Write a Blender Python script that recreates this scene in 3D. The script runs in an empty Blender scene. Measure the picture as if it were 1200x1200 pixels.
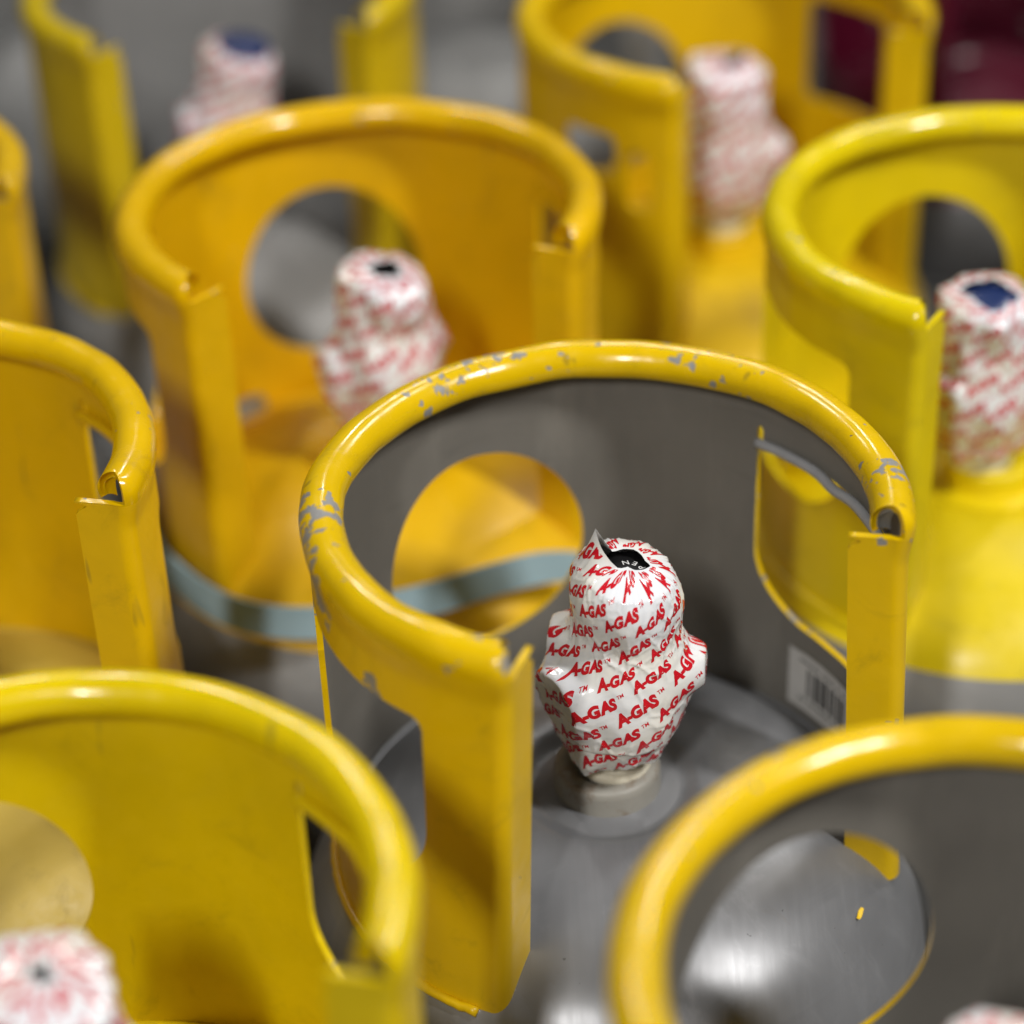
import bpy, bmesh, math, random
import numpy as np
from mathutils import Vector, Matrix, noise

# ------------------------------------------------------------------ camera, world, light, exposure
scene = bpy.context.scene
col = scene.collection
PI = math.pi
RIM = 1.0                                     # height of the collar rims above the floor

cam_data = bpy.data.cameras.new('camera')
cam_data.sensor_fit = 'HORIZONTAL'
cam_data.sensor_width = 36.0
cam_data.lens = 36.0 * 2690.6 / 1200.0
cam_data.clip_start = 0.02
cam_data.clip_end = 200.0
cam_data.dof.use_dof = True
cam_data.dof.aperture_fstop = 2.7
cam_data.dof.aperture_blades = 9
cam = bpy.data.objects.new('camera', cam_data)
col.objects.link(cam)
pitch, roll = math.radians(33.66), math.radians(-2.311)
cam.matrix_world = (Matrix.Translation((0, 0, RIM + 0.4782)) @ Matrix.Rotation(PI / 2 - pitch, 4, 'X')
                    @ Matrix.Rotation(roll, 4, 'Z'))
_fwd = Vector((0, math.cos(pitch), -math.sin(pitch)))
cam_data.dof.focus_distance = Vector((0.040, 0.704, -0.080 - 0.4782)).dot(_fwd)
scene.camera = cam

world = bpy.data.worlds.new('World')
scene.world = world
world.use_nodes = True
bg = world.node_tree.nodes['Background']
bg.inputs['Color'].default_value = (0.80, 0.90, 1.0, 1)
bg.inputs['Strength'].default_value = 0.06


def strip_light(loc, target, sx, sy, power, colour):
    ld = bpy.data.lights.new('ceiling_lamp', 'AREA')
    ld.shape = 'RECTANGLE'
    ld.size, ld.size_y = sx, sy
    ld.energy = power
    ld.color = colour
    lo = bpy.data.objects.new('ceiling_lamp', ld)
    col.objects.link(lo)
    lo.location = loc
    d = Vector(target) - Vector(loc)
    lo.rotation_euler = d.to_track_quat('-Z', 'Y').to_euler()
    return lo


AIM = (0.0, 0.8, 0.9)
WARM = (1.0, 0.97, 0.93)
strip_light((1.45, -0.05, 2.95), AIM, 0.16, 0.60, 58, WARM)       # right front, high
strip_light((-0.70, -1.50, 3.00), AIM, 0.16, 0.55, 47, WARM)      # front: throws rim and sleeve shadows back and to the right
strip_light((1.20, 2.10, 2.90), AIM, 0.14, 0.90, 16, WARM)        # back right: long glint on the rims
strip_light((-0.75, 2.35, 3.00), AIM, 0.10, 0.45, 9, WARM)
strip_light((0.15, 3.20, 3.10), AIM, 0.07, 0.30, 7, WARM)

scene.view_settings.view_transform = 'Standard'
scene.view_settings.look = 'None'
scene.view_settings.exposure = -0.10
scene.view_settings.gamma = 1.0
scene.cycles.use_denoising = True
scene.cycles.max_bounces = 8

# ------------------------------------------------------------------ materials


class NT:
    """small helper to write node trees"""

    def __init__(self, name):
        self.m = bpy.data.materials.new(name)
        self.m.use_nodes = True
        self.t = self.m.node_tree
        self.p = self.t.nodes['Principled BSDF']

    def n(self, kind, **kw):
        nd = self.t.nodes.new(kind)
        for k, v in kw.items():
            setattr(nd, k, v)
        return nd

    def l(self, a, b):
        self.t.links.new(a, b)

    def val(self, sock, v):
        if hasattr(v, 'is_output'):
            self.l(v, sock)
        else:
            sock.default_value = v

    def math(self, op, a, b=0.0, clamp=False):
        nd = self.n('ShaderNodeMath', operation=op, use_clamp=clamp)
        self.val(nd.inputs[0], a)
        self.val(nd.inputs[1], b)
        return nd.outputs[0]

    def noise(self, vec, scale, detail=3.0, rough=0.55, dist=0.0):
        nd = self.n('ShaderNodeTexNoise')
        self.l(vec, nd.inputs['Vector'])
        nd.inputs['Scale'].default_value = scale
        nd.inputs['Detail'].default_value = detail
        nd.inputs['Roughness'].default_value = rough
        nd.inputs['Distortion'].default_value = dist
        return nd.outputs['Fac']

    def ramp(self, fac, lo, hi, smooth=True):
        nd = self.n('ShaderNodeMapRange', interpolation_type='SMOOTHSTEP' if smooth else 'LINEAR')
        self.val(nd.inputs['Value'], fac)
        nd.inputs['From Min'].default_value = lo
        nd.inputs['From Max'].default_value = hi
        return nd.outputs['Result']

    def mix(self, fac, a, b):
        nd = self.n('ShaderNodeMix', data_type='RGBA')
        self.val(nd.inputs['Factor'], fac)
        for s, v in ((nd.inputs['A'], a), (nd.inputs['B'], b)):
            if hasattr(v, 'is_output'):
                self.l(v, s)
            else:
                s.default_value = (*v, 1)
        return nd.outputs['Result']

    def mixf(self, fac, a, b):
        nd = self.n('ShaderNodeMix', data_type='FLOAT')
        self.val(nd.inputs['Factor'], fac)
        self.val(nd.inputs['A'], a)
        self.val(nd.inputs['B'], b)
        return nd.outputs['Result']

    def coords(self, seed=0.0, scale=(1, 1, 1)):
        tc = self.n('ShaderNodeTexCoord')
        mp = self.n('ShaderNodeMapping')
        self.l(tc.outputs['Object'], mp.inputs['Vector'])
        mp.inputs['Location'].default_value = (seed * 3.17, seed * 1.91, seed * 0.73)
        mp.inputs['Scale'].default_value = scale
        return tc.outputs['Object'], mp.outputs['Vector']

    def bump(self, height, strength, dist, prev=None):
        nd = self.n('ShaderNodeBump')
        nd.inputs['Strength'].default_value = strength
        nd.inputs['Distance'].default_value = dist
        self.l(height, nd.inputs['Height'])
        if prev is not None:
            self.l(prev, nd.inputs['Normal'])
        return nd.outputs['Normal']


def paint(name, colour, seed, chips=0.0, spots=(), rough=0.30, chip_col=(0.28, 0.275, 0.265), dirt=0.35, coat=0.15):
    """enamel on sheet steel: tone drift, rubbed dirt, chips down to the grey primer, orange peel"""
    t = NT(name)
    oc, v = t.coords(seed)
    big = t.noise(v, 14, 3)
    fine = t.noise(v, 120, 4, 0.65)
    dirtm = t.math('MULTIPLY', t.ramp(t.noise(v, 38, 5, 0.7, 0.6), 0.52, 0.80), dirt)
    c = t.mix(t.ramp(big, 0.3, 0.7), tuple(x * 0.90 for x in colour), tuple(min(1, x * 1.07) for x in colour))
    c = t.mix(dirtm, c, tuple(x * 0.33 + 0.01 for x in colour))
    # short dark scuffs
    _, vs = t.coords(seed + 5.0, (60, 60, 9))
    sc = t.ramp(t.noise(vs, 1.6, 2, 0.5, 0.3), 0.715, 0.76)
    c = t.mix(t.math('MULTIPLY', sc, 0.4), c, (0.07, 0.055, 0.03))
    n1 = t.noise(v, 185, 2.5, 0.55, 0.1)
    n2 = t.noise(v, 23, 2, 0.5)
    lim = t.math('ADD', t.math('MULTIPLY', n1, 0.72), t.math('MULTIPLY', n2, 0.42))
    lim = t.math('ADD', lim, chips)
    for (p, rad, amt) in spots:
        d = t.n('ShaderNodeVectorMath', operation='DISTANCE')
        t.l(oc, d.inputs[0])
        d.inputs[1].default_value = p
        near = t.ramp(d.outputs['Value'], rad, 0.0)
        lim = t.math('ADD', lim, t.math('MULTIPLY', near, amt))
    chip = t.ramp(lim, 0.742, 0.752)
    halo = t.ramp(lim, 0.725, 0.746)
    c = t.mix(t.math('MULTIPLY', halo, 0.35), c, tuple(x * 0.45 for x in colour))
    cc = t.mix(fine, tuple(x * 0.6 for x in chip_col), tuple(x * 1.3 for x in chip_col))
    cc = t.mix(t.math('MULTIPLY', t.ramp(t.noise(v, 240, 3, 0.6), 0.58, 0.7), 0.6), cc, (0.10, 0.06, 0.035))
    c = t.mix(chip, c, cc)
    t.l(c, t.p.inputs['Base Color'])
    r = t.mixf(t.ramp(fine, 0.35, 0.7), rough - 0.05, rough + 0.09)
    r = t.mixf(dirtm, r, 0.6)
    r = t.mixf(chip, r, 0.55)
    t.l(r, t.p.inputs['Roughness'])
    t.p.inputs['Coat Weight'].default_value = coat
    t.p.inputs['Coat Roughness'].default_value = 0.12
    peel = t.noise(v, 420, 2, 0.5)
    b = t.bump(peel, 0.10, 0.0006)
    wob = t.noise(v, 60, 2)
    b = t.bump(wob, 0.10, 0.002, b)
    b = t.bump(t.math('SUBTRACT', 1.0, chip), 0.5, 0.0004, b)
    t.l(b, t.p.inputs['Normal'])
    return t.m


def grey_paint(name, colour, seed, rough=0.42, brushed=True, metal=0.0):
    t = NT(name)
    oc, v = t.coords(seed)
    c = t.mix(t.ramp(t.noise(v, 11, 4), 0.3, 0.72), tuple(x * 0.86 for x in colour), tuple(x * 1.12 for x in colour))
    _, vb = t.coords(seed + 2.0, (260, 14, 40))
    br = t.noise(vb, 1.0, 4, 0.65)
    if brushed:
        c = t.mix(t.math('MULTIPLY', t.ramp(br, 0.45, 0.75), 0.10), c, tuple(x * 1.5 for x in colour))
    stain = t.ramp(t.noise(v, 30, 5, 0.7, 0.8), 0.60, 0.78)
    c = t.mix(t.math('MULTIPLY', stain, 0.30), c, (0.16, 0.125, 0.085))
    _, vw = t.coords(seed + 8.0, (34, 34, 7))
    rub = t.ramp(t.noise(vw, 1.0, 5, 0.7, 0.5), 0.50, 0.74)
    c = t.mix(t.math('MULTIPLY', rub, 0.38), c, tuple(x * 1.55 for x in colour))
    _, vd = t.coords(seed + 9.0, (10, 10, 60))
    c = t.mix(t.math('MULTIPLY', t.ramp(t.noise(vd, 1.0, 4, 0.6, 1.0), 0.58, 0.72), 0.25), c, tuple(x * 0.55 for x in colour))
    speck = t.ramp(t.noise(v, 210, 2, 0.5), 0.775, 0.79)
    c = t.mix(t.math('MULTIPLY', speck, 0.5), c, (0.03, 0.03, 0.03))
    t.l(c, t.p.inputs['Base Color'])
    t.l(t.mixf(t.ramp(br, 0.3, 0.7), rough - 0.015, rough + 0.03), t.p.inputs['Roughness'])
    t.p.inputs['Metallic'].default_value = metal
    b = t.bump(br, 0.04 if brushed else 0.03, 0.0006)
    b = t.bump(t.noise(v, 28, 2), 0.12, 0.003, b)
    t.l(b, t.p.inputs['Normal'])
    return t.m


def simple(name, colour, rough=0.5, seed=0.0, vary=0.15, scale=60, metal=0.0, bump=0.1):
    t = NT(name)
    _, v = t.coords(seed)
    f = t.noise(v, scale, 4)
    t.l(t.mix(f, tuple(x * (1 - vary) for x in colour), tuple(min(1, x * (1 + vary)) for x in colour)), t.p.inputs['Base Color'])
    t.p.inputs['Roughness'].default_value = rough
    t.p.inputs['Metallic'].default_value = metal
    t.l(t.bump(f, bump, 0.001), t.p.inputs['Normal'])
    return t.m


def film_material(name, seed):
    t = NT(name)
    _, v = t.coords(seed)
    f = t.ramp(t.noise(v, 26, 3), 0.35, 0.75)
    c = t.mix(f, (0.75, 0.775, 0.82), (0.73, 0.71, 0.63))
    t.l(c, t.p.inputs['Base Color'])
    t.p.inputs['Roughness'].default_value = 0.12
    t.p.inputs['Specular IOR Level'].default_value = 0.55
    w = t.noise(v, 150, 3, 0.6, 0.8)
    t.l(t.bump(w, 0.10, 0.0012), t.p.inputs['Normal'])
    return t.m


def strap_material():
    t = NT('strap_webbing')
    tc = t.n('ShaderNodeTexCoord')
    w = t.n('ShaderNodeTexWave', wave_type='BANDS', bands_direction='X')
    t.l(tc.outputs['UV'], w.inputs['Vector'])
    w.inputs['Scale'].default_value = 120
    f = t.noise(tc.outputs['Object'], 40, 4)
    c = t.mix(f, (0.22, 0.34, 0.40), (0.33, 0.46, 0.52))
    c = t.mix(t.math('MULTIPLY', w.outputs['Fac'], 0.3), c, (0.2, 0.27, 0.3))
    t.l(c, t.p.inputs['Base Color'])
    t.p.inputs['Roughness'].default_value = 0.8
    t.l(t.bump(w.outputs['Fac'], 0.4, 0.001), t.p.inputs['Normal'])
    return t.m


def boss_material():
    t = NT('boss_steel')
    _, v = t.coords(1.3)
    c = t.mix(t.noise(v, 40, 4), (0.24, 0.23, 0.205), (0.33, 0.32, 0.285))
    rust = t.ramp(t.noise(v, 90, 5, 0.7, 0.3), 0.50, 0.66)
    c = t.mix(t.math('MULTIPLY', rust, 0.55), c, (0.15, 0.085, 0.04))
    t.l(c, t.p.inputs['Base Color'])
    t.p.inputs['Roughness'].default_value = 0.5
    t.l(t.bump(t.noise(v, 160, 3), 0.15, 0.001), t.p.inputs['Normal'])
    return t.m


RED = NT('sleeve_red_print')
_, _v = RED.coords(0.4)
RED.l(RED.mix(RED.noise(_v, 90, 3), (0.50, 0.008, 0.018), (0.60, 0.012, 0.024)), RED.p.inputs['Base Color'])
RED.p.inputs['Roughness'].default_value = 0.17
RED = RED.m
FILM = film_material('shrink_film', 0.3)
GREY_IN = grey_paint('grey_primer_inside', (0.175, 0.165, 0.145), 0.9, 0.50, False)
GREY_DOME = grey_paint('grey_cylinder_steel', (0.225, 0.230, 0.242), 2.2, 0.37, True, 0.40)
GREY_DULL = grey_paint('pale_grey_cylinder_paint', (0.235, 0.235, 0.232), 3.1, 0.45, False)
BOSS = boss_material()
PTFE = simple('thread_tape', (0.70, 0.66, 0.54), 0.45, 1.0, 0.2, 220)
BLACK = simple('black_plastic', (0.010, 0.010, 0.011), 0.62, 2.0)
BLACK.node_tree.nodes['Principled BSDF'].inputs['Specular IOR Level'].default_value = 0.2
NAVY = simple('navy_plastic', (0.012, 0.028, 0.11), 0.25, 2.5)
WHITE_PRINT = simple('white_print', (0.7, 0.7, 0.7), 0.5, 2.0)
BRASS = simple('brass', (0.55, 0.38, 0.13), 0.35, 4.0, 0.15, 80, 0.9)
HEM_GREY = simple('bare_hem_steel', (0.36, 0.365, 0.375), 0.30, 4.2, 0.25, 90, 0.0)
LABEL_PAPER = simple('label_paper', (0.50, 0.495, 0.48), 0.6, 5.0, 0.1)
LABEL_INK = simple('label_ink', (0.03, 0.03, 0.03), 0.6, 5.0)
FLOOR_MAT = grey_paint('concrete', (0.17, 0.165, 0.155), 6.0, 0.65, False)
DARK = grey_paint('dark_grey_paint', (0.075, 0.075, 0.078), 3.7, 0.5, False)
CRIMSON = paint('crimson_paint', (0.075, 0.002, 0.014), 7.0, 0.0, (), 0.35, dirt=0.2)
STRAP = strap_material()

# ------------------------------------------------------------------ mesh helpers


def link(name, verts, faces, mats, parent=None, fm=None, smooth=True, uvs=None):
    me = bpy.data.meshes.new(name)
    me.from_pydata([tuple(map(float, p)) for p in verts], [], [tuple(map(int, f)) for f in faces])
    for m in mats:
        me.materials.append(m)
    if fm is not None:
        me.polygons.foreach_set('material_index', np.asarray(fm, dtype=np.int32))
    if smooth is True:
        me.polygons.foreach_set('use_smooth', np.ones(len(me.polygons), dtype=bool))
    elif smooth is not False:
        me.polygons.foreach_set('use_smooth', np.asarray(smooth, dtype=bool))
    me.update()
    ob = bpy.data.objects.new(name, me)
    col.objects.link(ob)
    if parent is not None:
        ob.parent = parent
    return ob


def lathe(name, prof, mats, parent, seg=96, loc=(0, 0, 0), wobble=0.0, seed=0, cap=True):
    v, f = [], []
    for i, (r, z) in enumerate(prof):
        for k in range(seg):
            a = 2 * PI * k / seg
            w = 1.0
            dz = 0.0
            if wobble:
                q = Vector((math.cos(a) * 2.2, math.sin(a) * 2.2, z * 60 + seed))
                w += wobble * noise.noise(q)
                dz = wobble * 0.01 * noise.noise(q + Vector((7, 3, 1)))
            v.append((r * w * math.cos(a), r * w * math.sin(a), z + dz))
    for i in range(len(prof) - 1):
        for k in range(seg):
            k2 = (k + 1) % seg
            f.append((i * seg + k, i * seg + k2, (i + 1) * seg + k2, (i + 1) * seg + k))
    if cap:
        f.append(tuple((len(prof) - 1) * seg + k for k in range(seg)))
    ob = link(name, v, f, mats, parent)
    ob.location = loc
    return ob


def tube(name, pts, rad, mats, parent, seg=10, flat=1.0):
    """round bar along a list of points, closed ends"""
    pts = [Vector(p) for p in pts]
    v, f = [], []
    n = len(pts)
    for i, p in enumerate(pts):
        t = (pts[min(i + 1, n - 1)] - pts[max(i - 1, 0)]).normalized()
        a = Vector((0, 0, 1)).cross(t).normalized()
        b = t.cross(a)
        for k in range(seg):
            q = 2 * PI * k / seg
            v.append(p + a * (rad * math.cos(q)) + b * (rad * flat * math.sin(q)))
    for i in range(n - 1):
        for k in range(seg):
            k2 = (k + 1) % seg
            f.append((i * seg + k, i * seg + k2, (i + 1) * seg + k2, (i + 1) * seg + k))
    f.append(tuple(reversed(range(seg))))
    f.append(tuple((n - 1) * seg + k for k in range(seg)))
    return link(name, v, f, mats, parent)


# ------------------------------------------------------------------ the collar (valve guard)
RS = 0.1125          # sheet radius
RT = 0.0073          # radius of the rolled rim
RC = 0.1077          # radius of the circle the roll follows
FOOT = -0.168
THK = 0.0025
RB = 0.005           # bend radius where the ends fold inwards
LF = 0.016           # straight part of the folded end
SEAM = -0.0030       # height where sheet becomes rolled rim


def sd_box(x, y, cx, cy, hx, hy, r):
    """signed distance to a rounded box, r may be an array (per-corner radius)"""
    qx = np.abs(x - cx) - hx + r
    qy = np.abs(y - cy) - hy + r
    return np.minimum(np.maximum(qx, qy), 0) + np.hypot(np.maximum(qx, 0), np.maximum(qy, 0)) - r


def collar_field(phi, z, sflange, phi0, phi1, hole_phi, style, drains, hole_r):
    """negative where the sheet is cut away"""
    d = np.full(np.broadcast(phi, z).shape, 1.0)
    if style != 'plain':
        # round hole in the back
        ux = (phi - hole_phi) * RS
        d = np.minimum(d, np.hypot(ux, z + 0.0890) - hole_r)
    post = 0.0345
    for side in (0, 1):
        u = (phi - phi0) * RS - post if side == 0 else (phi1 - phi) * RS - post
        if style == 'round':
            r = np.where(z > -0.06, 0.006, 0.033)
            d = np.minimum(d, sd_box(u, z, 0.048, -0.0735, 0.048, 0.0425, r))
            d = np.minimum(d, sd_box(u, z, 0.0945, -0.030, 0.0016, 0.0075, np.full_like(z, 0.0015)))
        elif style == 'square':
            r = np.full_like(z, 0.006)
            if side == 0:
                d = np.minimum(d, sd_box(u, z, 0.078, -0.060, 0.030, 0.032, r))
            else:
                d = np.minimum(d, sd_box(u, z, 0.018, -0.041, 0.018, 0.012, r))
            if side == 1:                      # small upright slot in the post
                d = np.minimum(d, sd_box(u, z, -0.014, -0.052, 0.0075, 0.0175, np.full_like(z, 0.006)))
    for (p, w, h) in drains:
        d = np.minimum(d, sd_box((phi - p) * RS, z, 0, FOOT, w, h, np.full_like(z, min(w, h) * 0.6)))
    # the folded ends stop short of the rolled rim; their top corner is rounded
    top = -0.0035 - np.clip(sflange - 0.012, 0, 1) ** 2 * 60
    cut = np.where(sflange > 0.0012, top - z, 1.0)
    d = np.minimum(d, np.where(sflange > 0.0012, cut, np.maximum(cut, -1)))
    return d


def build_collar(parent, phi0, phi1, hole_phi, mats, style='round', drains=(), step=0.002, seed=0, hole_r=0.049, splay=None):
    """mats = outer, inner, edge, rim_outer, rim_inner. Returns the collar (a mesh) with its rolled rim as a child."""
    delta = RB / (RS - RB)
    fb, fe = phi0 + delta, phi1 - delta
    l_bend = RB * PI / 2
    arc = RS * (fe - fb)
    n_f, n_b = 6, 7
    n_a = int(arc / step)
    S = []                                   # (x, y, nx, ny, phi, flange distance)

    def er(a):
        return np.array([math.cos(a), math.sin(a)])

    def ep(a):
        return np.array([-math.sin(a), math.cos(a)])

    def end(phi_b, sgn):
        out = []
        e, q = er(phi_b), ep(phi_b) * sgn
        cb = (RS - RB) * e
        for i in range(n_f):
            d = LF * (1 - i / n_f)
            p = cb - RB * q - d * e
            out.append((p, -q, phi_b - sgn * (delta + 0.0), RB + d))
        for i in range(n_b):
            a = PI / 2 * i / n_b
            nrm = -q * math.cos(a) + e * math.sin(a)
            out.append((cb + RB * nrm, nrm, phi_b - sgn * delta * (1 - math.sin(a)), RB * (1 - math.sin(a))))
        return out
    S += end(fb, 1)
    for i in range(n_a + 1):
        a = fb + (fe - fb) * i / n_a
        S.append((RS * er(a), er(a), a, 0.0))
    S += end(fe, -1)[::-1]
    # vertical rows: flat sheet, then roll
    zb = -0.0165                             # where the sheet starts to swell out into the roll
    nz = int((zb - FOOT) / step)
    V = [(0.0, FOOT + (zb - FOOT) * i / nz, 1.0, 0.0) for i in range(nz + 1)]
    bulge = (RC + RT) - RS
    for i in range(1, 12):
        q = i / 11
        z = zb * (1 - q)
        s = q * q * (3 - 2 * q)
        ds = 6 * q * (1 - q) * bulge / (-zb)
        nn = math.hypot(1, ds)
        V.append((bulge * s, z, 1 / nn, -ds / nn))
    seam_row = nz + 9
    for i in range(1, 25):
        a = math.radians(208) * i / 24
        V.append((RC + RT * math.cos(a) - RS, RT * math.sin(a), math.cos(a), math.sin(a)))
    ns, nv = len(S), len(V)
    base = np.array([s[0] for s in S])
    nrm = np.array([s[1] for s in S])
    ph = np.array([s[2] for s in S])
    fl = np.array([s[3] for s in S])
    dr = np.array([v[0] for v in V])
    zz = np.array([v[1] for v in V])
    vr = np.array([v[2] for v in V])
    vz = np.array([v[3] for v in V])
    P = np.zeros((ns, nv, 3))
    N = np.zeros((ns, nv, 3))
    wd = np.clip(1 - fl / RB, 0, 1)
    P[:, :, :2] = base[:, None, :] + nrm[:, None, :] * dr[None, :, None] * wd[:, None, None]
    P[:, :, 2] = zz[None, :]
    N[:, :, :2] = nrm[:, None, :] * vr[None, :, None]
    N[:, :, 2] = vz[None, :]
    # hammered unevenness: the sheet is never a perfect cylinder
    for i in range(ns):
        a = ph[i]
        w = 0.0008 * noise.noise(Vector((math.cos(a) * 2.5, math.sin(a) * 2.5, seed)))
        w2 = 0.0003 * noise.noise(Vector((math.cos(a) * 9, math.sin(a) * 9, seed + 4)))
        P[i, :, :2] += er(a) * (w + w2)
        P[i, seam_row + 2:, 2] += 0.0008 * noise.noise(Vector((math.cos(a) * 4, math.sin(a) * 4, seed + 9)))
    if splay:
        # knocked-about ends: (turn of the left post in degrees at its foot, outward lean of the right post at rim and foot)
        turn, o_top, o_bot = splay
        for i in range(ns):
            w1 = min(max((ph[i] - (phi1 - 0.75)) / 0.75, 0), 1)
            w0 = min(max(((phi0 + 0.8) - ph[i]) / 0.8, 0), 1)
            w1, w0 = w1 * w1 * (3 - 2 * w1), w0 * w0 * (3 - 2 * w0)
            dep = np.clip(-zz / 0.168, 0, 1)
            if w1 > 0:
                a = math.radians(turn) * w1 * dep
                x_, y_ = P[i, :, 0].copy(), P[i, :, 1].copy()
                P[i, :, 0] = x_ * np.cos(a) - y_ * np.sin(a)
                P[i, :, 1] = x_ * np.sin(a) + y_ * np.cos(a)
            if w0 > 0:
                o = w0 * (o_top + (o_bot - o_top) * dep)
                P[i, :, 0] += o * math.cos(ph[i])
                P[i, :, 1] += o * math.sin(ph[i])
                P[i, :, 2] -= w0 * dep ** 3 * 0.004
    # sdf uses the true height; the curled rows are above every window
    F = collar_field(ph[:, None] + 0 * zz[None, :], zz[None, :] + 0 * ph[:, None], fl[:, None] + 0 * zz[None, :],
                     phi0, phi1, hole_phi, style, drains, hole_r)
    roll_rows = np.arange(nv) > seam_row
    F[:, roll_rows] = np.where(fl[:, None] > 0.0012, -0.0006, 1.0) * np.ones(roll_rows.sum())[None, :]
    # flange strip between the seam and its rounded top is kept as part of the sheet rows only
    F[:, seam_row] = np.where(fl > 0.0012, 0.0004, F[:, seam_row])

    def extract(r0, r1):
        verts, nors, faces, key = [], [], [], {}

        def vert(i, j):
            k = (i, j)
            if k not in key:
                key[k] = len(verts)
                verts.append(P[i, j])
                nors.append(N[i, j])
            return key[k]

        def cutv(a, b):
            k = (min(a, b), max(a, b))
            if k not in key:
                a, b = k
                t = F[a] / (F[a] - F[b])
                t = min(max(t, 0.02), 0.98)
                key[k] = len(verts)
                verts.append(P[a] * (1 - t) + P[b] * t)
                n_ = N[a] * (1 - t) + N[b] * t
                nors.append(n_ / np.linalg.norm(n_))
            return key[k]
        for i in range(ns - 1):
            for j in range(r0, r1):
                cs = [(i, j), (i + 1, j), (i + 1, j + 1), (i, j + 1)]
                fs = [F[c] > 0 for c in cs]
                if all(fs):
                    faces.append([vert(*c) for c in cs])
                elif any(fs):
                    poly = []
                    for q in range(4):
                        a, b = cs[q], cs[(q + 1) % 4]
                        if F[a] > 0:
                            poly.append(vert(*a))
                        if (F[a] > 0) != (F[b] > 0):
                            poly.append(cutv(a, b))
                    if len(poly) >= 3:
                        faces.append(poly)
        return np.array(verts), np.array(nors), faces, key

    def shell(name, r0, r1, par, mo, mi, medge, seam):
        v, n, f, key = extract(r0, r1)
        seamset = {key[(i, seam)] for i in range(ns) if (i, seam) in key}
        nvv = len(v)
        allv = [*(v + n * THK / 2), *(v - n * THK / 2)]
        faces, fm, sm = [], [], []
        cnt = {}
        for p in f:
            faces.append(p)
            fm.append(0)
            sm.append(True)
            faces.append([q + nvv for q in reversed(p)])
            fm.append(1)
            sm.append(True)
            for a, b in zip(p, p[1:] + p[:1]):
                if (b, a) in cnt:
                    cnt.pop((b, a))
                else:
                    cnt[(a, b)] = 1
        dup = {}

        def d(k):
            if k not in dup:
                dup[k] = len(allv)
                allv.append(allv[k])
            return dup[k]
        for (a, b) in cnt:
            if a in seamset and b in seamset:
                continue
            faces.append([d(b), d(a), d(a + nvv), d(b + nvv)])
            fm.append(2)
            sm.append(True)
        ob = link(name, allv, faces, [mo, mi, medge], par, fm, sm)
        return ob
    collar = shell('collar', 0, seam_row, parent, mats[0], mats[1], mats[2], seam_row)
    shell('rolled_rim', seam_row, nv - 1, collar, mats[3], mats[4], mats[3], seam_row)
    return collar


def build_hems(collar, phi0, phi1, mat, seed):
    """the hand grips: the top edge of each side window is turned inwards"""
    post = 0.0345 / RS
    w = 0.096 / RS
    for side in (0, 1):
        a0, a1 = (phi0 + post - 0.02, phi0 + post + w - 0.004) if side == 0 else (phi1 - post - w + 0.004, phi1 - post + 0.02)
        pts = []
        n = 40
        for i in range(n + 1):
            q = i / n
            a = a0 + (a1 - a0) * q
            k = noise.noise(Vector((a * 6, seed, 0))) * 0.0010
            kink = 0.0013 * math.exp(-((q - 0.5) / 0.09) ** 2)
            r = RS - 0.0030 - 0.0010 * math.sin(PI * q) - kink
            z = -0.0298 + k * 0.6 - kink * 0.8
            pts.append((r * math.cos(a), r * math.sin(a), z))
        tube('grip_hem', pts, 0.0022, [mat], collar, 10)


# ------------------------------------------------------------------ the printed shrink sleeve on the valve
PROF = [(0, 19.6), (2.5, 22.0), (7, 24.0), (11.5, 24.8), (13.5, 27.0), (20, 28.4), (30, 30.0), (38, 29.6), (45, 27.6),
        (50, 25.2), (55, 22.8), (60, 21.6), (66, 22.2), (72, 23.4), (77, 23.2), (81, 21.8), (84.5, 19.6), (86.8, 17.0), (87.6, 10.0)]
PZ = np.array([p[0] for p in PROF])
PR = np.array([p[1] for p in PROF])


def hull_radius(r0, segs, thetas):
    """polar radius of the convex hull of a circle and the chords of the outlets"""
    pts = [(r0 * math.cos(a), r0 * math.sin(a)) for a in np.linspace(0, 2 * PI, 90, endpoint=False)]
    for (d, L, hw) in segs:
        c, s = math.cos(d), math.sin(d)
        for q in (-1, -0.5, 0, 0.5, 1):
            pts.append((L * c - hw * q * s, L * s + hw * q * c))
    pts = sorted(set(pts))

    def half(ps):
        h = []
        for p in ps:
            while len(h) >= 2 and (h[-1][0] - h[-2][0]) * (p[1] - h[-2][1]) - (h[-1][1] - h[-2][1]) * (p[0] - h[-2][0]) <= 0:
                h.pop()
            h.append(p)
        return h
    lo = half(pts)
    up = half(pts[::-1])
    H = lo[:-1] + up[:-1]
    ang = np.array([math.atan2(p[1], p[0]) % (2 * PI) for p in H])
    o = np.argsort(ang)
    H = np.array(H)[o]
    ang = ang[o]
    out = np.zeros(len(thetas))
    k = np.searchsorted(ang, np.asarray(thetas) % (2 * PI), side='right')
    for i, t in enumerate(thetas):
        a = H[(k[i] - 1) % len(H)]
        b = H[k[i] % len(H)]
        dx, dy = math.cos(t), math.sin(t)
        ex, ey = b - a
        den = dx * ey - dy * ex
        out[i] = (a[0] * ey - a[1] * ex) / den if abs(den) > 1e-9 else np.hypot(*a)
    return out


def ridge(v):
    return (1 - abs(noise.noise(v))) ** 6


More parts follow.
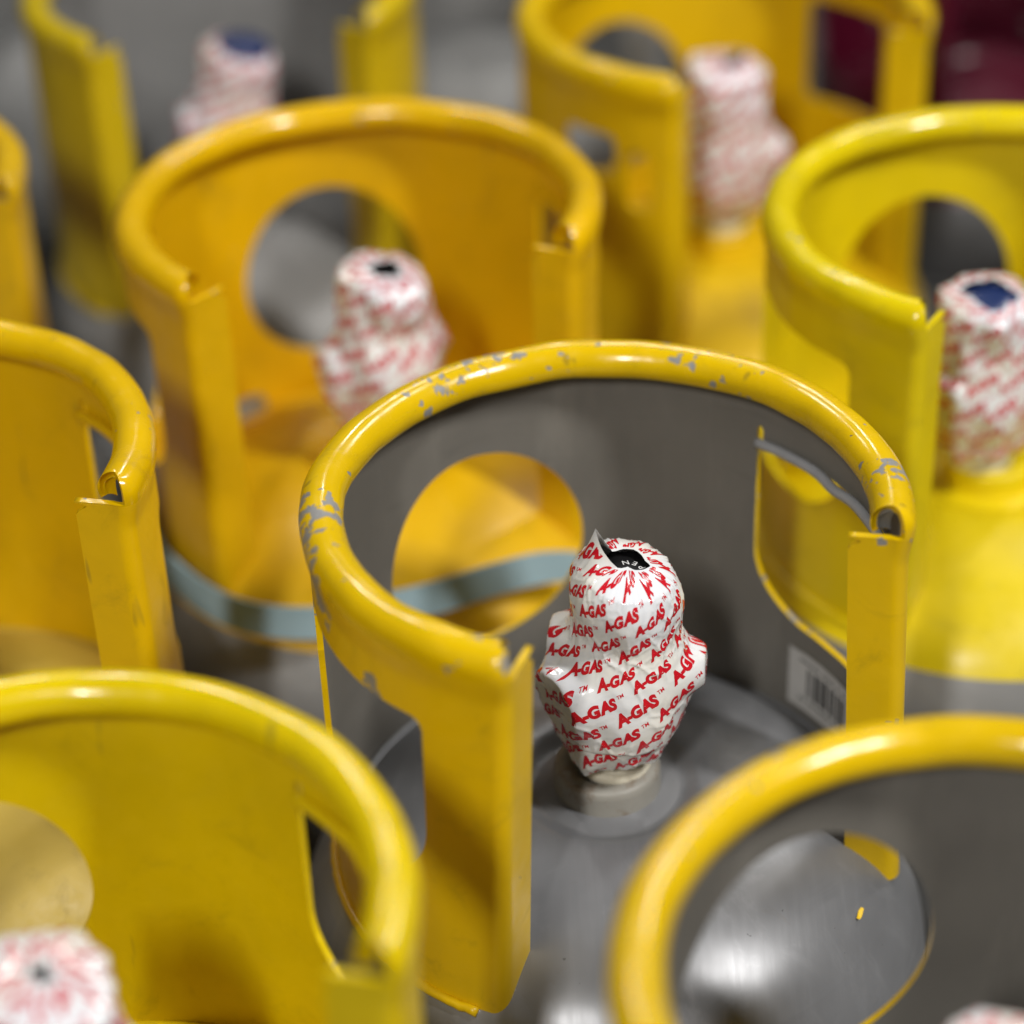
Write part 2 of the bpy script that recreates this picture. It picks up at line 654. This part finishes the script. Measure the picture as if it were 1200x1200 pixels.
def sleeve_grid(seed, outlets, nt=220, nz=150, spike=None, hole=11.0, wr=1.0, foot_dir=math.radians(236)):
    """points of the sleeve, in millimetres, indexed [theta, zeta]"""
    th = np.linspace(0, 2 * PI, nt, endpoint=False)
    # rows are spaced by arc length along the profile
    seglen = np.concatenate([[0], np.cumsum(np.hypot(np.diff(PZ), np.diff(PR)))])
    q = np.linspace(0, seglen[-1], nz)
    zq = np.interp(q, seglen, PZ)
    rq = np.interp(q, seglen, PR)
    # soften the corners of the profile
    for _ in range(3):
        rq[1:-1] = (rq[:-2] + 2 * rq[1:-1] + rq[2:]) / 4
        zq[1:-1] = (zq[:-2] + 2 * zq[1:-1] + zq[2:]) / 4
    Rr = np.zeros((nt, nz))
    for j in range(nz):
        segs = []
        for (d, L, a, z0, tl) in outlets:
            h = a * a - (zq[j] - z0) ** 2
            if h > 0 and zq[j] < 80:
                segs.append((d, L + tl * (zq[j] - z0), math.sqrt(h)))
        Rr[:, j] = hull_radius(rq[j], segs, th) if segs else rq[j]
    # film bridges the steps above and below the outlets
    for _ in range(5):
        Rr[:, 2:-14] = np.maximum(Rr[:, 2:-14] * 0.5 + (Rr[:, 1:-15] + Rr[:, 3:-13]) * 0.25, Rr[:, 2:-14] * 0.80 + (Rr[:, 1:-15] + Rr[:, 3:-13]) * 0.10)
    # stretched film spans the hollow between head and outlets
    lo_, hi_ = int(np.searchsorted(zq, 16)), int(np.searchsorted(zq, 78))
    for i in range(nt):
        zc, rc_ = zq[lo_:hi_], Rr[i, lo_:hi_]
        h = []
        for p in zip(zc, rc_):
            while len(h) >= 2 and (h[-1][0] - h[-2][0]) * (p[1] - h[-2][1]) - (h[-1][1] - h[-2][1]) * (p[0] - h[-2][0]) >= 0:
                h.pop()
            h.append(p)
        env = np.interp(zc, [p[0] for p in h], [p[1] for p in h])
        side = 0.5 + 0.5 * math.cos(th[i] - 0.1)               # tighter on one side, sagging on the other
        Rr[i, lo_:hi_] += (env - rc_) * (0.06 + 0.14 * side)
    P = np.zeros((nt, nz, 3))
    rnd = random.Random(seed)
    jag = hole if isinstance(hole, list) else [hole + rnd.uniform(-2.6, 2.6) for _ in range(15)]
    ntop = max(12, nz // 9)
    for i in range(nt):
        c, s = math.cos(th[i]), math.sin(th[i])
        jq = i / nt * len(jag)
        ja = jag[int(jq) % len(jag)] * (1 - jq % 1) + jag[(int(jq) + 1) % len(jag)] * (jq % 1)
        for j in range(nz):
            z = zq[j]
            r = Rr[i, j]
            x3 = Vector((c * 1.6, s * 1.6, z / 22.0 + seed))
            # taut film: broad bulges, facets with sharp creases between them, gathers at the tucked ends
            ends = math.exp(-((z - 4) / 7) ** 2) + 0.8 * math.exp(-((z - 60) / 8) ** 2) + 0.9 * math.exp(-((z - 85) / 6) ** 2)
            wv = Vector((c * 1.9 + z * 0.030, s * 1.9 - z * 0.022, z * 0.042 + seed))
            wv += noise.noise_vector(wv * 1.3) * 0.22
            dd = noise.voronoi(wv * 1.25)[0]
            cm = min(1.0, max(0.0, 0.5 + 1.8 * noise.noise(wv * 0.9 + Vector((5, 2, 9)))))
            crease = math.exp(-(dd[1] - dd[0]) / (0.045 + 0.09 * cm)) * (0.15 + 0.85 * cm)
            w2 = Vector((c * 4.4 - z * 0.06, s * 4.4 + z * 0.07, z * 0.11 + seed * 2))
            d2 = noise.voronoi(w2)[0]
            crease2 = math.exp(-(d2[1] - d2[0]) / 0.07)
            big = noise.noise(x3)
            gather = ridge(Vector((c * 5.0, s * 5.0, z * 0.03 + seed)))
            tuck = math.sin(th[i] * 13 + 2.5 * noise.noise(Vector((c * 2, s * 2, seed)))) * 0.35 * math.exp(-((z - 1) / 5) ** 2)
            r += wr * (big * 2.0 + crease * 1.15 - dd[0] * 1.2 + crease2 * (0.12 + 0.4 * ends) + gather * ends * 0.7 + tuck)
            # horizontal tuck line near the foot, wandering with angle
            lz = 12.5 + 2.0 * noise.noise(Vector((c * 1.5, s * 1.5, seed + 3)))
            r -= 0.9 * math.exp(-((z - lz) / 1.1) ** 2)
            zz = z
            if j > nz - 1 - ntop:                              # the film closes over the hand wheel up to a torn hole
                t = (j - (nz - 1 - ntop)) / ntop
                r_lip = P[i, nz - 1 - ntop, 0] * c + P[i, nz - 1 - ntop, 1] * s
                zz = zq[nz - 1 - ntop] + (1 - (1 - t) ** 2.2) * 3.2
                r = r_lip + (ja - r_lip) * t + 0.5 * (noise.noise(Vector((c * 3, s * 3, t * 2 + seed))) + gather * 0.6) * (1 - t * 0.5)
                if spike:
                    sd, sh, sw = spike
                    da = (th[i] - sd + PI) % (2 * PI) - PI
                    k = max(0.0, 1 - abs(da) / sw)
                    zz += sh * k * t ** 1.6
                    r = r * (1 - k) + (r_lip + (13.5 - r_lip) * t) * k
            if z > 52:                                         # the head leans and twists on the waist
                hq = min(1.0, (z - 52) / 20)
                zz += hq * (-0.10 * r * c + 0.07 * r * s)
            da = (th[i] - foot_dir + PI) % (2 * PI) - PI       # one loose corner hangs at the hem
            if z < 9:
                kf_ = max(0.0, 1 - abs(da) / 0.45) * (1 - z / 9)
                zz -= 4.2 * kf_ * kf_
                r += 3.2 * kf_
            if z < 2.5:                                        # ragged lower hem
                zz -= 1.8 * noise.noise(Vector((c * 4, s * 4, seed + 6))) * (1 - z / 2.5)
            P[i, j] = (r * c, r * s, zz)
    # keep the last rows pointing inward at the jagged hole
    return th, zq, q, P


# logo lettering, made once as flat meshes in millimetres
_textcache = {}


def text_tris(body, size, shear=0.0, bold=0.0, maxedge=0.9, spacing=1.0):
    key = (body, size, shear, bold, maxedge, spacing)
    if key in _textcache:
        return _textcache[key]
    cu = bpy.data.curves.new('txt', 'FONT')
    cu.body = body
    cu.size = size
    cu.shear = shear
    cu.offset = bold
    cu.space_character = spacing
    cu.resolution_u = 4
    ob = bpy.data.objects.new('txt', cu)
    col.objects.link(ob)
    dg = bpy.context.evaluated_depsgraph_get()
    me = bpy.data.meshes.new_from_object(ob.evaluated_get(dg))
    bm = bmesh.new()
    bm.from_mesh(me)
    bmesh.ops.remove_doubles(bm, verts=bm.verts, dist=1e-4)
    bmesh.ops.triangulate(bm, faces=bm.faces)
    for _ in range(5):
        es = [e for e in bm.edges if e.calc_length() > maxedge]
        if not es:
            break
        bmesh.ops.subdivide_edges(bm, edges=es, cuts=1)
        bmesh.ops.triangulate(bm, faces=bm.faces)
    bm.verts.index_update()
    V = np.array([v.co[:2] for v in bm.verts])
    Fc = np.array([[v.index for v in f.verts] for f in bm.faces])
    bm.free()
    bpy.data.objects.remove(ob)
    bpy.data.curves.remove(cu)
    bpy.data.meshes.remove(me)
    _textcache[key] = (V, Fc)
    return V, Fc


def logo():
    """one printed mark: heavy slanted A-GAS with a small raised TM"""
    parts = []
    x = 0.0
    for ch, size, dy, adv in (('A', 6.6, -0.1, 0.0), ('-', 6.0, 0.1, 0.0), ('G', 6.0, 0.0, -0.85), ('A', 6.2, 0.0, -0.35), ('S', 6.0, 0.0, 0.2)):
        v, f = text_tris(ch, size, 0.22, 0.40, 0.9)
        v = v.copy()
        w0, w1 = v[:, 0].min(), v[:, 0].max()
        if ch == '-':
            v[:, 0] = w0 + (v[:, 0] - w0) * 0.85
            v[:, 1] = v[:, 1] * 1.0
            w1 = v[:, 0].max()
        v[:, 0] += x - w0
        v[:, 1] += dy
        parts.append((v, f))
        slant = -1.0 if ch == 'A' else -0.55
        x = v[:, 0].max() + adv + slant + 0.45
    v, f = text_tris('TM', 2.3, 0.15, 0.03, 2.0)
    v = v + np.array([x + 0.8, 3.0])
    parts.append((v, f))
    V, F, o = [], [], 0
    for v, f in parts:
        V.append(v)
        F.append(f + o)
        o += len(v)
    V = np.vstack(V)
    F = np.vstack(F)
    body_w = parts[4][0][:, 0].max() - V[:, 0].min()
    V[:, 0] -= V[:, 0].min()
    s = 20.5 / body_w
    return V * np.array([s, 1.06]), F


LOGO = logo()


def build_sleeve(parent, seed, loc, rotz, lean, outlets, spike=None, hole=11.0, tall=1.0, wide=1.0, wr=1.0, phase=(0.0, 0.0), fine=True, film=None):
    th, zq, q, P = sleeve_grid(seed, outlets, 260 if fine else 120, 170 if fine else 80, spike, hole, wr)
    nt, nz = len(th), len(zq)
    P = P * np.array([wide, wide, tall])
    verts = (P / 1000.0).reshape(-1, 3)
    faces = []
    for i in range(nt):
        i2 = (i + 1) % nt
        for j in range(nz - 1):
            faces.append((i * nz + j, i2 * nz + j, i2 * nz + j + 1, i * nz + j + 1))
    sl = link('shrink_sleeve', verts, faces, [film or FILM], parent)
    sl.location = loc
    sl.rotation_euler = (lean[0], lean[1], rotz)
    # print
    dt = np.roll(P, -1, 0) - np.roll(P, 1, 0)
    dz = np.zeros_like(P)
    dz[:, 1:-1] = P[:, 2:] - P[:, :-2]
    dz[:, 0] = P[:, 1] - P[:, 0]
    dz[:, -1] = P[:, -1] - P[:, -2]
    N = np.cross(dt, dz)
    N /= np.linalg.norm(N, axis=2, keepdims=True) + 1e-12
    LV, LF_ = LOGO
    ca, sa = math.cos(math.radians(27)), math.sin(math.radians(27))
    lv = np.stack([LV[:, 0] * ca - LV[:, 1] * sa, LV[:, 0] * sa + LV[:, 1] * ca], 1)
    circ = 11 * 16.9
    Vs, Fs, Ns, o = [], [], [], 0
    arcz = q - q[0]
    top = arcz[-1]
    for row in range(-2, 9):
        for k in range(11):
            u = (k * 16.9 + row * 7.9 + phase[0])
            w = row * 14.2 + phase[1]
            U = (lv[:, 0] + u)
            W = lv[:, 1] + w
            wx = [noise.noise_vector(Vector((a_ * 0.045, b_ * 0.055, seed * 1.7))) for a_, b_ in zip(U, W)]
            U = U + np.array([q_.x for q_ in wx]) * 2.6
            W = W + np.array([q_.y for q_ in wx]) * 2.4
            ok = (W > 0.3) & (W < top - 1.0)
            fk = LF_[ok[LF_].all(1)]
            if len(fk) == 0:
                continue
            used = np.unique(fk)
            remap = -np.ones(len(lv), int)
            remap[used] = np.arange(len(used))
            fi = (U[used] / circ % 1.0) * nt
            fj = np.interp(W[used], arcz, np.arange(nz))
            i0 = np.floor(fi).astype(int) % nt
            j0 = np.minimum(np.floor(fj).astype(int), nz - 2)
            a = (fi - np.floor(fi))[:, None]
            b = (fj - j0)[:, None]
            i1 = (i0 + 1) % nt

            def bil(A):
                return (A[i0, j0] * (1 - a) + A[i1, j0] * a) * (1 - b) + (A[i0, j0 + 1] * (1 - a) + A[i1, j0 + 1] * a) * b
            pn = bil(N)
            pn /= np.linalg.norm(pn, axis=1, keepdims=True) + 1e-9
            pp = bil(P) + pn * 0.10
            Vs.append(pp)
            Ns.append(pn)
            Fs.append(remap[fk] + o)
            o += len(used)
    V = np.vstack(Vs) / 1000.0
    F = np.vstack(Fs)
    lt = link('lettering', V, F, [RED], sl)
    lt.data.normals_split_custom_set_from_vertices([tuple(n) for n in np.vstack(Ns)])
    return sl


# ------------------------------------------------------------------ a whole cylinder
BODY = [(0.118, 0.0), (0.122, 0.004), (0.122, 0.055), (0.130, 0.075), (0.1375, 0.10), (0.138, 0.13), (0.138, 0.72), (0.1378, 0.745),
        (0.1365, 0.768), (0.1335, 0.788), (0.128, 0.8055), (0.1205, 0.8195), (0.1125, 0.8300), (0.102, 0.8385), (0.088, 0.8462),
        (0.070, 0.8528), (0.055, 0.8562), (0.044, 0.8576), (0.0385, 0.8572), (0.0350, 0.8555), (0.0315, 0.8540), (0.0280, 0.8545), (0.020, 0.8560)]


def smooth_profile(p, k=3):
    out = []
    n = len(p)
    for i in range(n - 1):
        p0, p1, p2, p3 = p[max(i - 1, 0)], p[i], p[i + 1], p[min(i + 2, n - 1)]
        for q in range(k):
            t = q / k
            out.append(tuple(0.5 * (2 * p1[c] + (p2[c] - p0[c]) * t + (2 * p0[c] - 5 * p1[c] + 4 * p2[c] - p3[c]) * t * t
                                    + (-p0[c] + 3 * p1[c] - 3 * p2[c] + p3[c]) * t ** 3) for c in (0, 1)))
    out.append(p[-1])
    return out


BODY_S = smooth_profile(BODY)
BSPLIT = min(range(len(BODY_S)), key=lambda i: abs(BODY_S[i][1] - 0.8175))
GROUP = 'collared gas cylinders packed together'


def cylinder(x, y, label, gap_mid, body_mat, mats, hole_phi=None, half_gap=47.5, style='round', drains=(), step=0.0024, tilt=(0, 0),
             hem_mat=None, seed=0, dz=-0.0047, wrap=None, hole_r=0.049, splay=None, dome_mat=None):
    root = bpy.data.objects.new('gas_cylinder', None)
    col.objects.link(root)
    root.empty_display_size = 0.1
    root.location = (x, y, 0)
    root['label'] = label
    root['category'] = 'gas cylinder'
    root['group'] = GROUP
    lathe('body', BODY_S[:BSPLIT + 1], [body_mat], root, 96, cap=False)
    lathe('shoulder', BODY_S[BSPLIT:], [dome_mat or body_mat], root, 96)
    body_mat = dome_mat or body_mat
    ph0 = math.radians(gap_mid + half_gap - 360)
    ph1 = math.radians(gap_mid - half_gap)
    hp = math.radians(hole_phi) if hole_phi is not None else (ph0 + ph1) / 2
    dr = [(math.radians(p), w, h) for (p, w, h) in drains]
    collar = build_collar(root, ph0, ph1, hp, mats, style, dr, step, seed, hole_r, splay)
    collar.location = (0, 0, RIM + dz)
    collar.rotation_euler = (tilt[0], tilt[1], 0)
    if style == 'round':
        build_hems(collar, ph0, ph1, hem_mat or mats[1], seed)
    bead = []
    for i in range(161):
        a = ph0 + 0.08 + (ph1 - ph0 - 0.16) * i / 160
        r = RS - 0.0028 + 0.0005 * noise.noise(Vector((a * 30, seed, 0)))
        z = 0.8318 + 0.0006 * noise.noise(Vector((a * 45, seed, 3)))
        bead.append((r * math.cos(a), r * math.sin(a), z))
    tube('weld_bead', bead, 0.0024, [body_mat], root, 8)
    bead = []
    for i in range(201):
        a = ph0 + 0.10 + (ph1 - ph0 - 0.26) * i / 200
        r = RS + 0.0022 + 0.0006 * noise.noise(Vector((a * 40, seed, 5)))
        z = 0.8283 + 0.0006 * noise.noise(Vector((a * 55, seed, 8)))
        bead.append((r * math.cos(a), r * math.sin(a), z))
    tube('weld_bead', bead, 0.0022, [mats[0]], root, 8)
    if wrap is not None:
        lathe('valve_boss', [(0.0222, 0.851), (0.0220, 0.8635), (0.0216, 0.8660), (0.0204, 0.8674), (0.0170, 0.8677), (0.0150, 0.8668), (0.0130, 0.8640)],
              [BOSS if body_mat in (GREY_DOME, GREY_DULL) else body_mat], root, 64, wobble=0.01, seed=seed)
        w = dict(wrap)
        knob = w.pop('knob', BLACK)
        kup = w.pop('knob_up', 0.0) + 0.0030
        lean = w.pop('lean', (0, 0))
        off = w.pop('off', (0.0, 0.0))
        tall = w.get('tall', 1.0)
        va = lathe('valve', [(0.0130, -0.004), (0.0152, -0.0012), (0.0152, 0.0018), (0.0144, 0.0026), (0.0150, 0.0034), (0.0150, 0.0062),
                             (0.0130, 0.0075), (0.0130, 0.055), (0.010, 0.060)], [PTFE], root, 48, wobble=0.03, seed=seed)
        va.location = (off[0], off[1], 0.8680)
        va.rotation_euler = (lean[0], lean[1], 0)
        kb = []
        for i in range(96):
            a = 2 * PI * i / 96
            r = 0.0158 + 0.0005 * (1 if (i // 4) % 2 else -1)
            kb.append((r * math.cos(a), r * math.sin(a)))
        kv, kf = [], []
        rings = [(1.0, 0.062), (1.0, 0.079), (0.93, 0.0815), (0.35, 0.0822)]
        for (s, z) in rings:
            kv += [(px * s, py * s, z * tall + 0.004 + kup) for px, py in kb]
        for i in range(3):
            for k in range(96):
                kf.append((i * 96 + k, i * 96 + (k + 1) % 96, (i + 1) * 96 + (k + 1) % 96, (i + 1) * 96 + k))
        kf.append(tuple(3 * 96 + k for k in range(96)))
        hw = link('hand_wheel', kv, kf, [knob], va)
        if w.pop('knob_text', False):
            # OPEN, white on the black hand wheel, set round the rim of its top
            tv, tf, o = [], [], 0
            for k, ch in enumerate('OPEN'):
                v, f = text_tris(ch, 3.9, 0.0, 0.05, 2.0)
                v = v - np.array([(v[:, 0].min() + v[:, 0].max()) / 2, 1.35])
                a0 = math.radians(352 + 36 * k)
                R_ = 5.8
                for (px, py) in v:
                    # letters read along the arc, feet outwards
                    tv.append(((R_ - py) * math.cos(a0) - px * math.sin(a0), (R_ - py) * math.sin(a0) + px * math.cos(a0), 86.6 * tall))
                tf += [tuple(reversed([q + o for q in t])) for t in f.tolist()]
                o += len(v)
            zs = []
            for (px, py, pz) in tv:
                rr = math.hypot(px, py) / 15.8
                z = np.interp(rr, [0.35, 0.93, 1.0], [0.0822, 0.0815, 0.079]) * tall + 0.0042 + kup
                zs.append((px / 1000, py / 1000, z))
            link('wheel_lettering', zs, tf, [WHITE_PRINT], va, smooth=False)
        build_sleeve(root, seed + 1, (off[0], off[1], 0.8785), w.pop('rotz', 0.0), lean, **w)
    return root, collar


def coat_set(colour, seed, chips=0.0, spots=(), inner=None, rough=0.3):
    sheet = paint('yellow_paint_sheet', colour, seed, chips - 0.055, spots, rough + 0.10, coat=0.05)
    rim = paint('yellow_paint_rim', colour, seed + 0.5, chips, spots, rough - 0.10)
    edge = paint('yellow_paint_edge', colour, seed + 0.8, chips + 0.02, (), rough)
    return [sheet, inner or sheet, edge, rim, inner or rim]


def D(a):
    return math.radians(a)


YEL = (0.74, 0.485, 0.001)
AMBER = (0.74, 0.445, 0.001)
LEMON = (0.74, 0.575, 0.002)

# ------------------------------------------------------------------ setting
fl = link('floor', [(-60, -60, 0), (60, -60, 0), (60, 60, 0), (-60, 60, 0)], [(0, 1, 2, 3)], [FLOOR_MAT], None, smooth=False)
fl['kind'] = 'structure'

# ------------------------------------------------------------------ the cylinders
OUT_M = [(D(212), 31.5, 14.5, 30, 0.22), (D(-4), 33.5, 8.0, 41, -0.1), (D(162), 29.5, 8.0, 46, 0.1)]


def pt(phi, z, r=0.113):
    return (r * math.cos(D(phi)), r * math.sin(D(phi)), z)


M_mats = coat_set(YEL, 1.0, 0.028, [(pt(194, -0.004), 0.026, 0.24), (pt(203, -0.014), 0.020, 0.22), (pt(185, 0.002), 0.020, 0.18),
                                    (pt(219, -0.026), 0.013, 0.30), (pt(128, 0.007, 0.108), 0.03, 0.10), (pt(110, 0.006, 0.112), 0.02, 0.13), (pt(2, 0.006), 0.014, 0.09), (pt(-14, -0.002), 0.008, 0.16),
                                    (pt(-16, -0.004, 0.105), 0.005, 0.2), (pt(249, 0.004), 0.006, 0.12)], GREY_IN)
main, main_collar = cylinder(0.035, 0.730, 'grey cylinder, yellow collar painted grey inside, chipped rim, sharp red-lettered white valve sleeve', 297.5, GREY_DOME, M_mats,
                             hole_phi=117, half_gap=47.5, step=0.0016, hem_mat=HEM_GREY, seed=1, splay=(-4.0, 0.0015, 0.008),
                             wrap=dict(outlets=OUT_M, spike=(D(174), 14.0, 0.75), hole=[8.8, 7.4, 8.6, 9.6, 9.0, 8.2, 9.5, 9, 8, 5.5, 3.0, 1.6, 2.6, 4.6, 6.4], lean=(0, D(4.0)), off=(0.003, 0.0), phase=(3.0, 4.0), knob_up=0.0052, knob_text=True))

# barcode sticker inside the main collar
lab_v, lab_f, lab_m = [], [], []


def label_patch(a0, a1, z0, z1, r, mi):
    n = 6
    b = len(lab_v)
    for i in range(n + 1):
        a = D(a0 + (a1 - a0) * i / n)
        for z in (z0, z1):
            lab_v.append((r * math.cos(a), r * math.sin(a), z))
    for i in range(n):
        lab_f.append((b + 2 * i, b + 2 * i + 1, b + 2 * i + 3, b + 2 * i + 2))
        lab_m.append(mi)


label_patch(40.5, 8, -0.157, -0.1265, RS - 0.0019, 0)
_r = random.Random(4)
a = 34.5
while a > 20:
    wv = _r.choice([0.35, 0.6, 1.0, 1.4])
    label_patch(a, a - wv, -0.1485, -0.1335, RS - 0.0021, 1)
    a -= wv + _r.choice([0.3, 0.5, 0.9])
for zt in (-0.1515, -0.1305):
    a = 37.0
    while a > 12:
        label_patch(a, a - 0.8, zt - 0.0007, zt + 0.0007, RS - 0.0021, 1)
        a -= _r.choice([1.1, 1.2, 2.0])
lab = link('barcode_sticker', lab_v, lab_f, [LABEL_PAPER, LABEL_INK], main_collar, lab_m, False)
lab['label'] = 'small grey barcode sticker inside the collar'
# yellow brush tick on the grey dome
tick_v = []
for (px, py) in ((0.0960, -0.0600), (0.0972, -0.0606), (0.0982, -0.0590), (0.0997, -0.0545), (0.0986, -0.0538), (0.0972, -0.0560)):
    r_ = math.hypot(px, py)
    z_ = np.interp(-r_, [-p[0] for p in BODY_S[36:]], [p[1] for p in BODY_S[36:]])
    tick_v.append((px, py, z_ + 0.0006))
link('paint_tick', tick_v, [(0, 1, 2, 3, 4, 5)], [M_mats[0]], main, smooth=False)

B_mats = coat_set(AMBER, 2.0, -0.01, [(pt(60, 0.003), 0.03, 0.06)])
cylinder(-0.067, 0.992, 'amber yellow collar with a strap around its foot, its sleeve torn black on top', 281, GREY_DULL, B_mats, dome_mat=B_mats[0],
         hole_phi=103, half_gap=52, seed=12, drains=[(133, 0.015, 0.016)],
         wrap=dict(outlets=[(D(200), 31, 13, 30, 0.1), (D(20), 31, 8, 40, 0.1)], hole=8.0, lean=(0, D(4)), off=(0.004, 0.0), fine=False, wr=1.9, phase=(5, 1)))
C_mats = coat_set((0.72, 0.47, 0.001), 3.0, -0.005)
cylinder(0.129, 1.216, 'yellow cylinder whose collar has squared windows and an upright slot in its post', 298, GREY_DULL, C_mats, dome_mat=C_mats[0],
         hole_phi=121, half_gap=46, style='square', seed=23,
         wrap=dict(outlets=[(D(190), 32, 13, 30, 0.1), (D(-10), 35, 9, 34, 0.1)], hole=3.5, lean=(0, D(2)), fine=False, tall=1.06, wide=1.04, wr=2.3, spike=(D(40), 4.0, 0.7), phase=(9, 3)))
Dm = coat_set((0.62, 0.45, 0.006), 4.0, 0.015, (), GREY_DULL)
cylinder(-0.158, 1.289, 'grey cylinder with narrow yellow collar posts and a blue-topped pinkish sleeve', 279, GREY_DULL, Dm,
         hole_phi=99, half_gap=43, style='plain', seed=34,
         wrap=dict(outlets=[(D(200), 33, 13, 30, 0.1)], hole=14.5, lean=(0, D(11)), off=(-0.008, -0.004), fine=False, knob=NAVY, knob_up=0.009, wr=2.0, spike=(D(190), 4.0, 0.8), phase=(2, 5)))
E_mats = coat_set(LEMON, 5.0, -0.01)
cylinder(0.237, 0.952, 'lemon yellow cylinder and collar, valve sleeve with glossy dark blue cap showing', 289, GREY_DULL, E_mats, dome_mat=E_mats[0],
         hole_phi=101, half_gap=50, seed=45,
         wrap=dict(outlets=[(D(214), 31, 14, 33, 0.1), (D(10), 32, 8, 40, 0.1)], hole=11.5, off=(-0.006, -0.002), lean=(D(5), D(-3)), fine=False, knob=NAVY, knob_up=0.003, wr=1.9, phase=(0, 2)))
F_mats = coat_set((0.72, 0.53, 0.001), 6.0, -0.03)
cylinder(-0.149, 0.516, 'bright yellow collar, scuffed inside, with unchipped smooth rim, beside the chipped-rim collar', 296, GREY_DULL, F_mats, dome_mat=F_mats[0],
         hole_phi=120, half_gap=47.5, seed=56,
         wrap=dict(outlets=[(D(214), 31, 13, 33, 0.1), (D(0), 31, 8, 40, 0.1)], hole=2.9, lean=(0, D(2)), off=(-0.005, 0), fine=False, tall=1.09, wide=1.06, wr=2.5, phase=(4, 2)))
G_mats = coat_set((0.72, 0.47, 0.001), 7.0, -0.01, [(pt(118, 0.006), 0.03, 0.05)], GREY_IN)
cylinder(0.138, 0.472, 'grey cylinder, yellow rim, grey collar inside with large hole, next to barcoded one', 296, GREY_DOME, G_mats,
         hole_phi=117, half_gap=47.5, seed=67, hole_r=0.056, hem_mat=HEM_GREY,
         wrap=dict(outlets=[(D(214), 31, 13, 33, 0.1), (D(0), 31, 8, 40, 0.1)], hole=9.0, lean=(0, D(3)), fine=False, wr=1.4, phase=(1, 2)))
H_mats = coat_set((0.74, 0.465, 0.001), 8.0, -0.012, [(pt(8, 0.006), 0.03, 0.07)])
cylinder(-0.257, 0.776, 'yellow collar cut off by picture edge, clean hooked rim end and wide flat end post', 296.5, GREY_DULL, H_mats, dome_mat=paint('dusty_yellow_shoulder', (0.46, 0.33, 0.05), 8.4, -0.05, (), 0.5, dirt=0.5, coat=0.0),
         hole_phi=117, half_gap=47.5, seed=78, drains=[(72, 0.060, 0.0055)])
I_mats = coat_set((0.70, 0.43, 0.006), 9.0, -0.01)
cylinder(-0.349, 1.035, 'yellow collar showing only a sliver beside the grey cylinder with narrow posts', 300, GREY_DULL, I_mats,
         hole_phi=120, half_gap=52, seed=89)
cylinder(0.005, 1.500, 'blurred pale grey shouldered crimson cylinder behind the collar with squared windows', 275, CRIMSON, [GREY_DULL] * 5, dome_mat=GREY_DULL,
         half_gap=62, style='plain', seed=90)
K_mats = [CRIMSON] * 5
cylinder(0.330, 1.440, 'blurred dark crimson cylinder standing behind the lemon yellow one', 290, DARK, K_mats, dome_mat=CRIMSON, hole_phi=110, half_gap=47, seed=91)
cylinder(0.425, 1.165, 'dark grey cylinder beside the lemon yellow one, hidden but for its shoulder', 300, DARK, [DARK] * 5, hole_phi=120, half_gap=47, seed=92)
cylinder(-0.285, 1.565, 'blurred pale grey cylinder behind the blue-topped sleeve', 280, GREY_DULL, [GREY_DULL] * 5, half_gap=60, style='plain', seed=93)

# ------------------------------------------------------------------ pale blue lashing strap round the foot of the amber collar
ctrl = []
for a_, r_, z_ in ((150, 0.119, 0.832), (175, 0.119, 0.834), (200, 0.120, 0.836), (222, 0.123, 0.838), (240, 0.128, 0.840), (256, 0.127, 0.842), (270, 0.120, 0.845), (285, 0.1185, 0.848), (300, 0.120, 0.850), (312, 0.128, 0.849), (320, 0.142, 0.842), (324, 0.160, 0.825)):
    ctrl.append(Vector((-0.067 + r_ * math.cos(D(a_)), 0.992 + r_ * math.sin(D(a_)), z_)))
sp = []
for i in range(len(ctrl) - 1):
    p0, p1, p2, p3 = ctrl[max(i - 1, 0)], ctrl[i], ctrl[i + 1], ctrl[min(i + 2, len(ctrl) - 1)]
    for q in range(8):
        t = q / 8
        sp.append(0.5 * (2 * p1 + (p2 - p0) * t + (2 * p0 - 5 * p1 + 4 * p2 - p3) * t * t + (-p0 + 3 * p1 - 3 * p2 + p3) * t ** 3))
sp.append(ctrl[-1])
sv, sf = [], []
c0 = Vector((-0.067, 0.992, 0))
for i, p in enumerate(sp):
    o = (Vector((p.x, p.y, 0)) - c0).normalized()
    up = (Vector((0, 0, 1)) + o * -0.25).normalized()
    nn = (o + Vector((0, 0, 0.25))).normalized()
    for (h_, t_) in ((-0.0080, 0), (0.0080, 0), (0.0080, 0.0018), (-0.0080, 0.0018)):
        sv.append(p + up * h_ + nn * t_)
for i in range(len(sp) - 1):
    for k in range(4):
        sf.append((i * 4 + k, i * 4 + (k + 1) % 4, (i + 1) * 4 + (k + 1) % 4, (i + 1) * 4 + k))
sf += [(3, 2, 1, 0), tuple((len(sp) - 1) * 4 + k for k in range(4))]
st = link('lashing_strap', sv, sf, [STRAP], None, smooth=False)
st['label'] = 'pale blue webbing strap around the foot of the amber yellow collar'
st['category'] = 'strap'
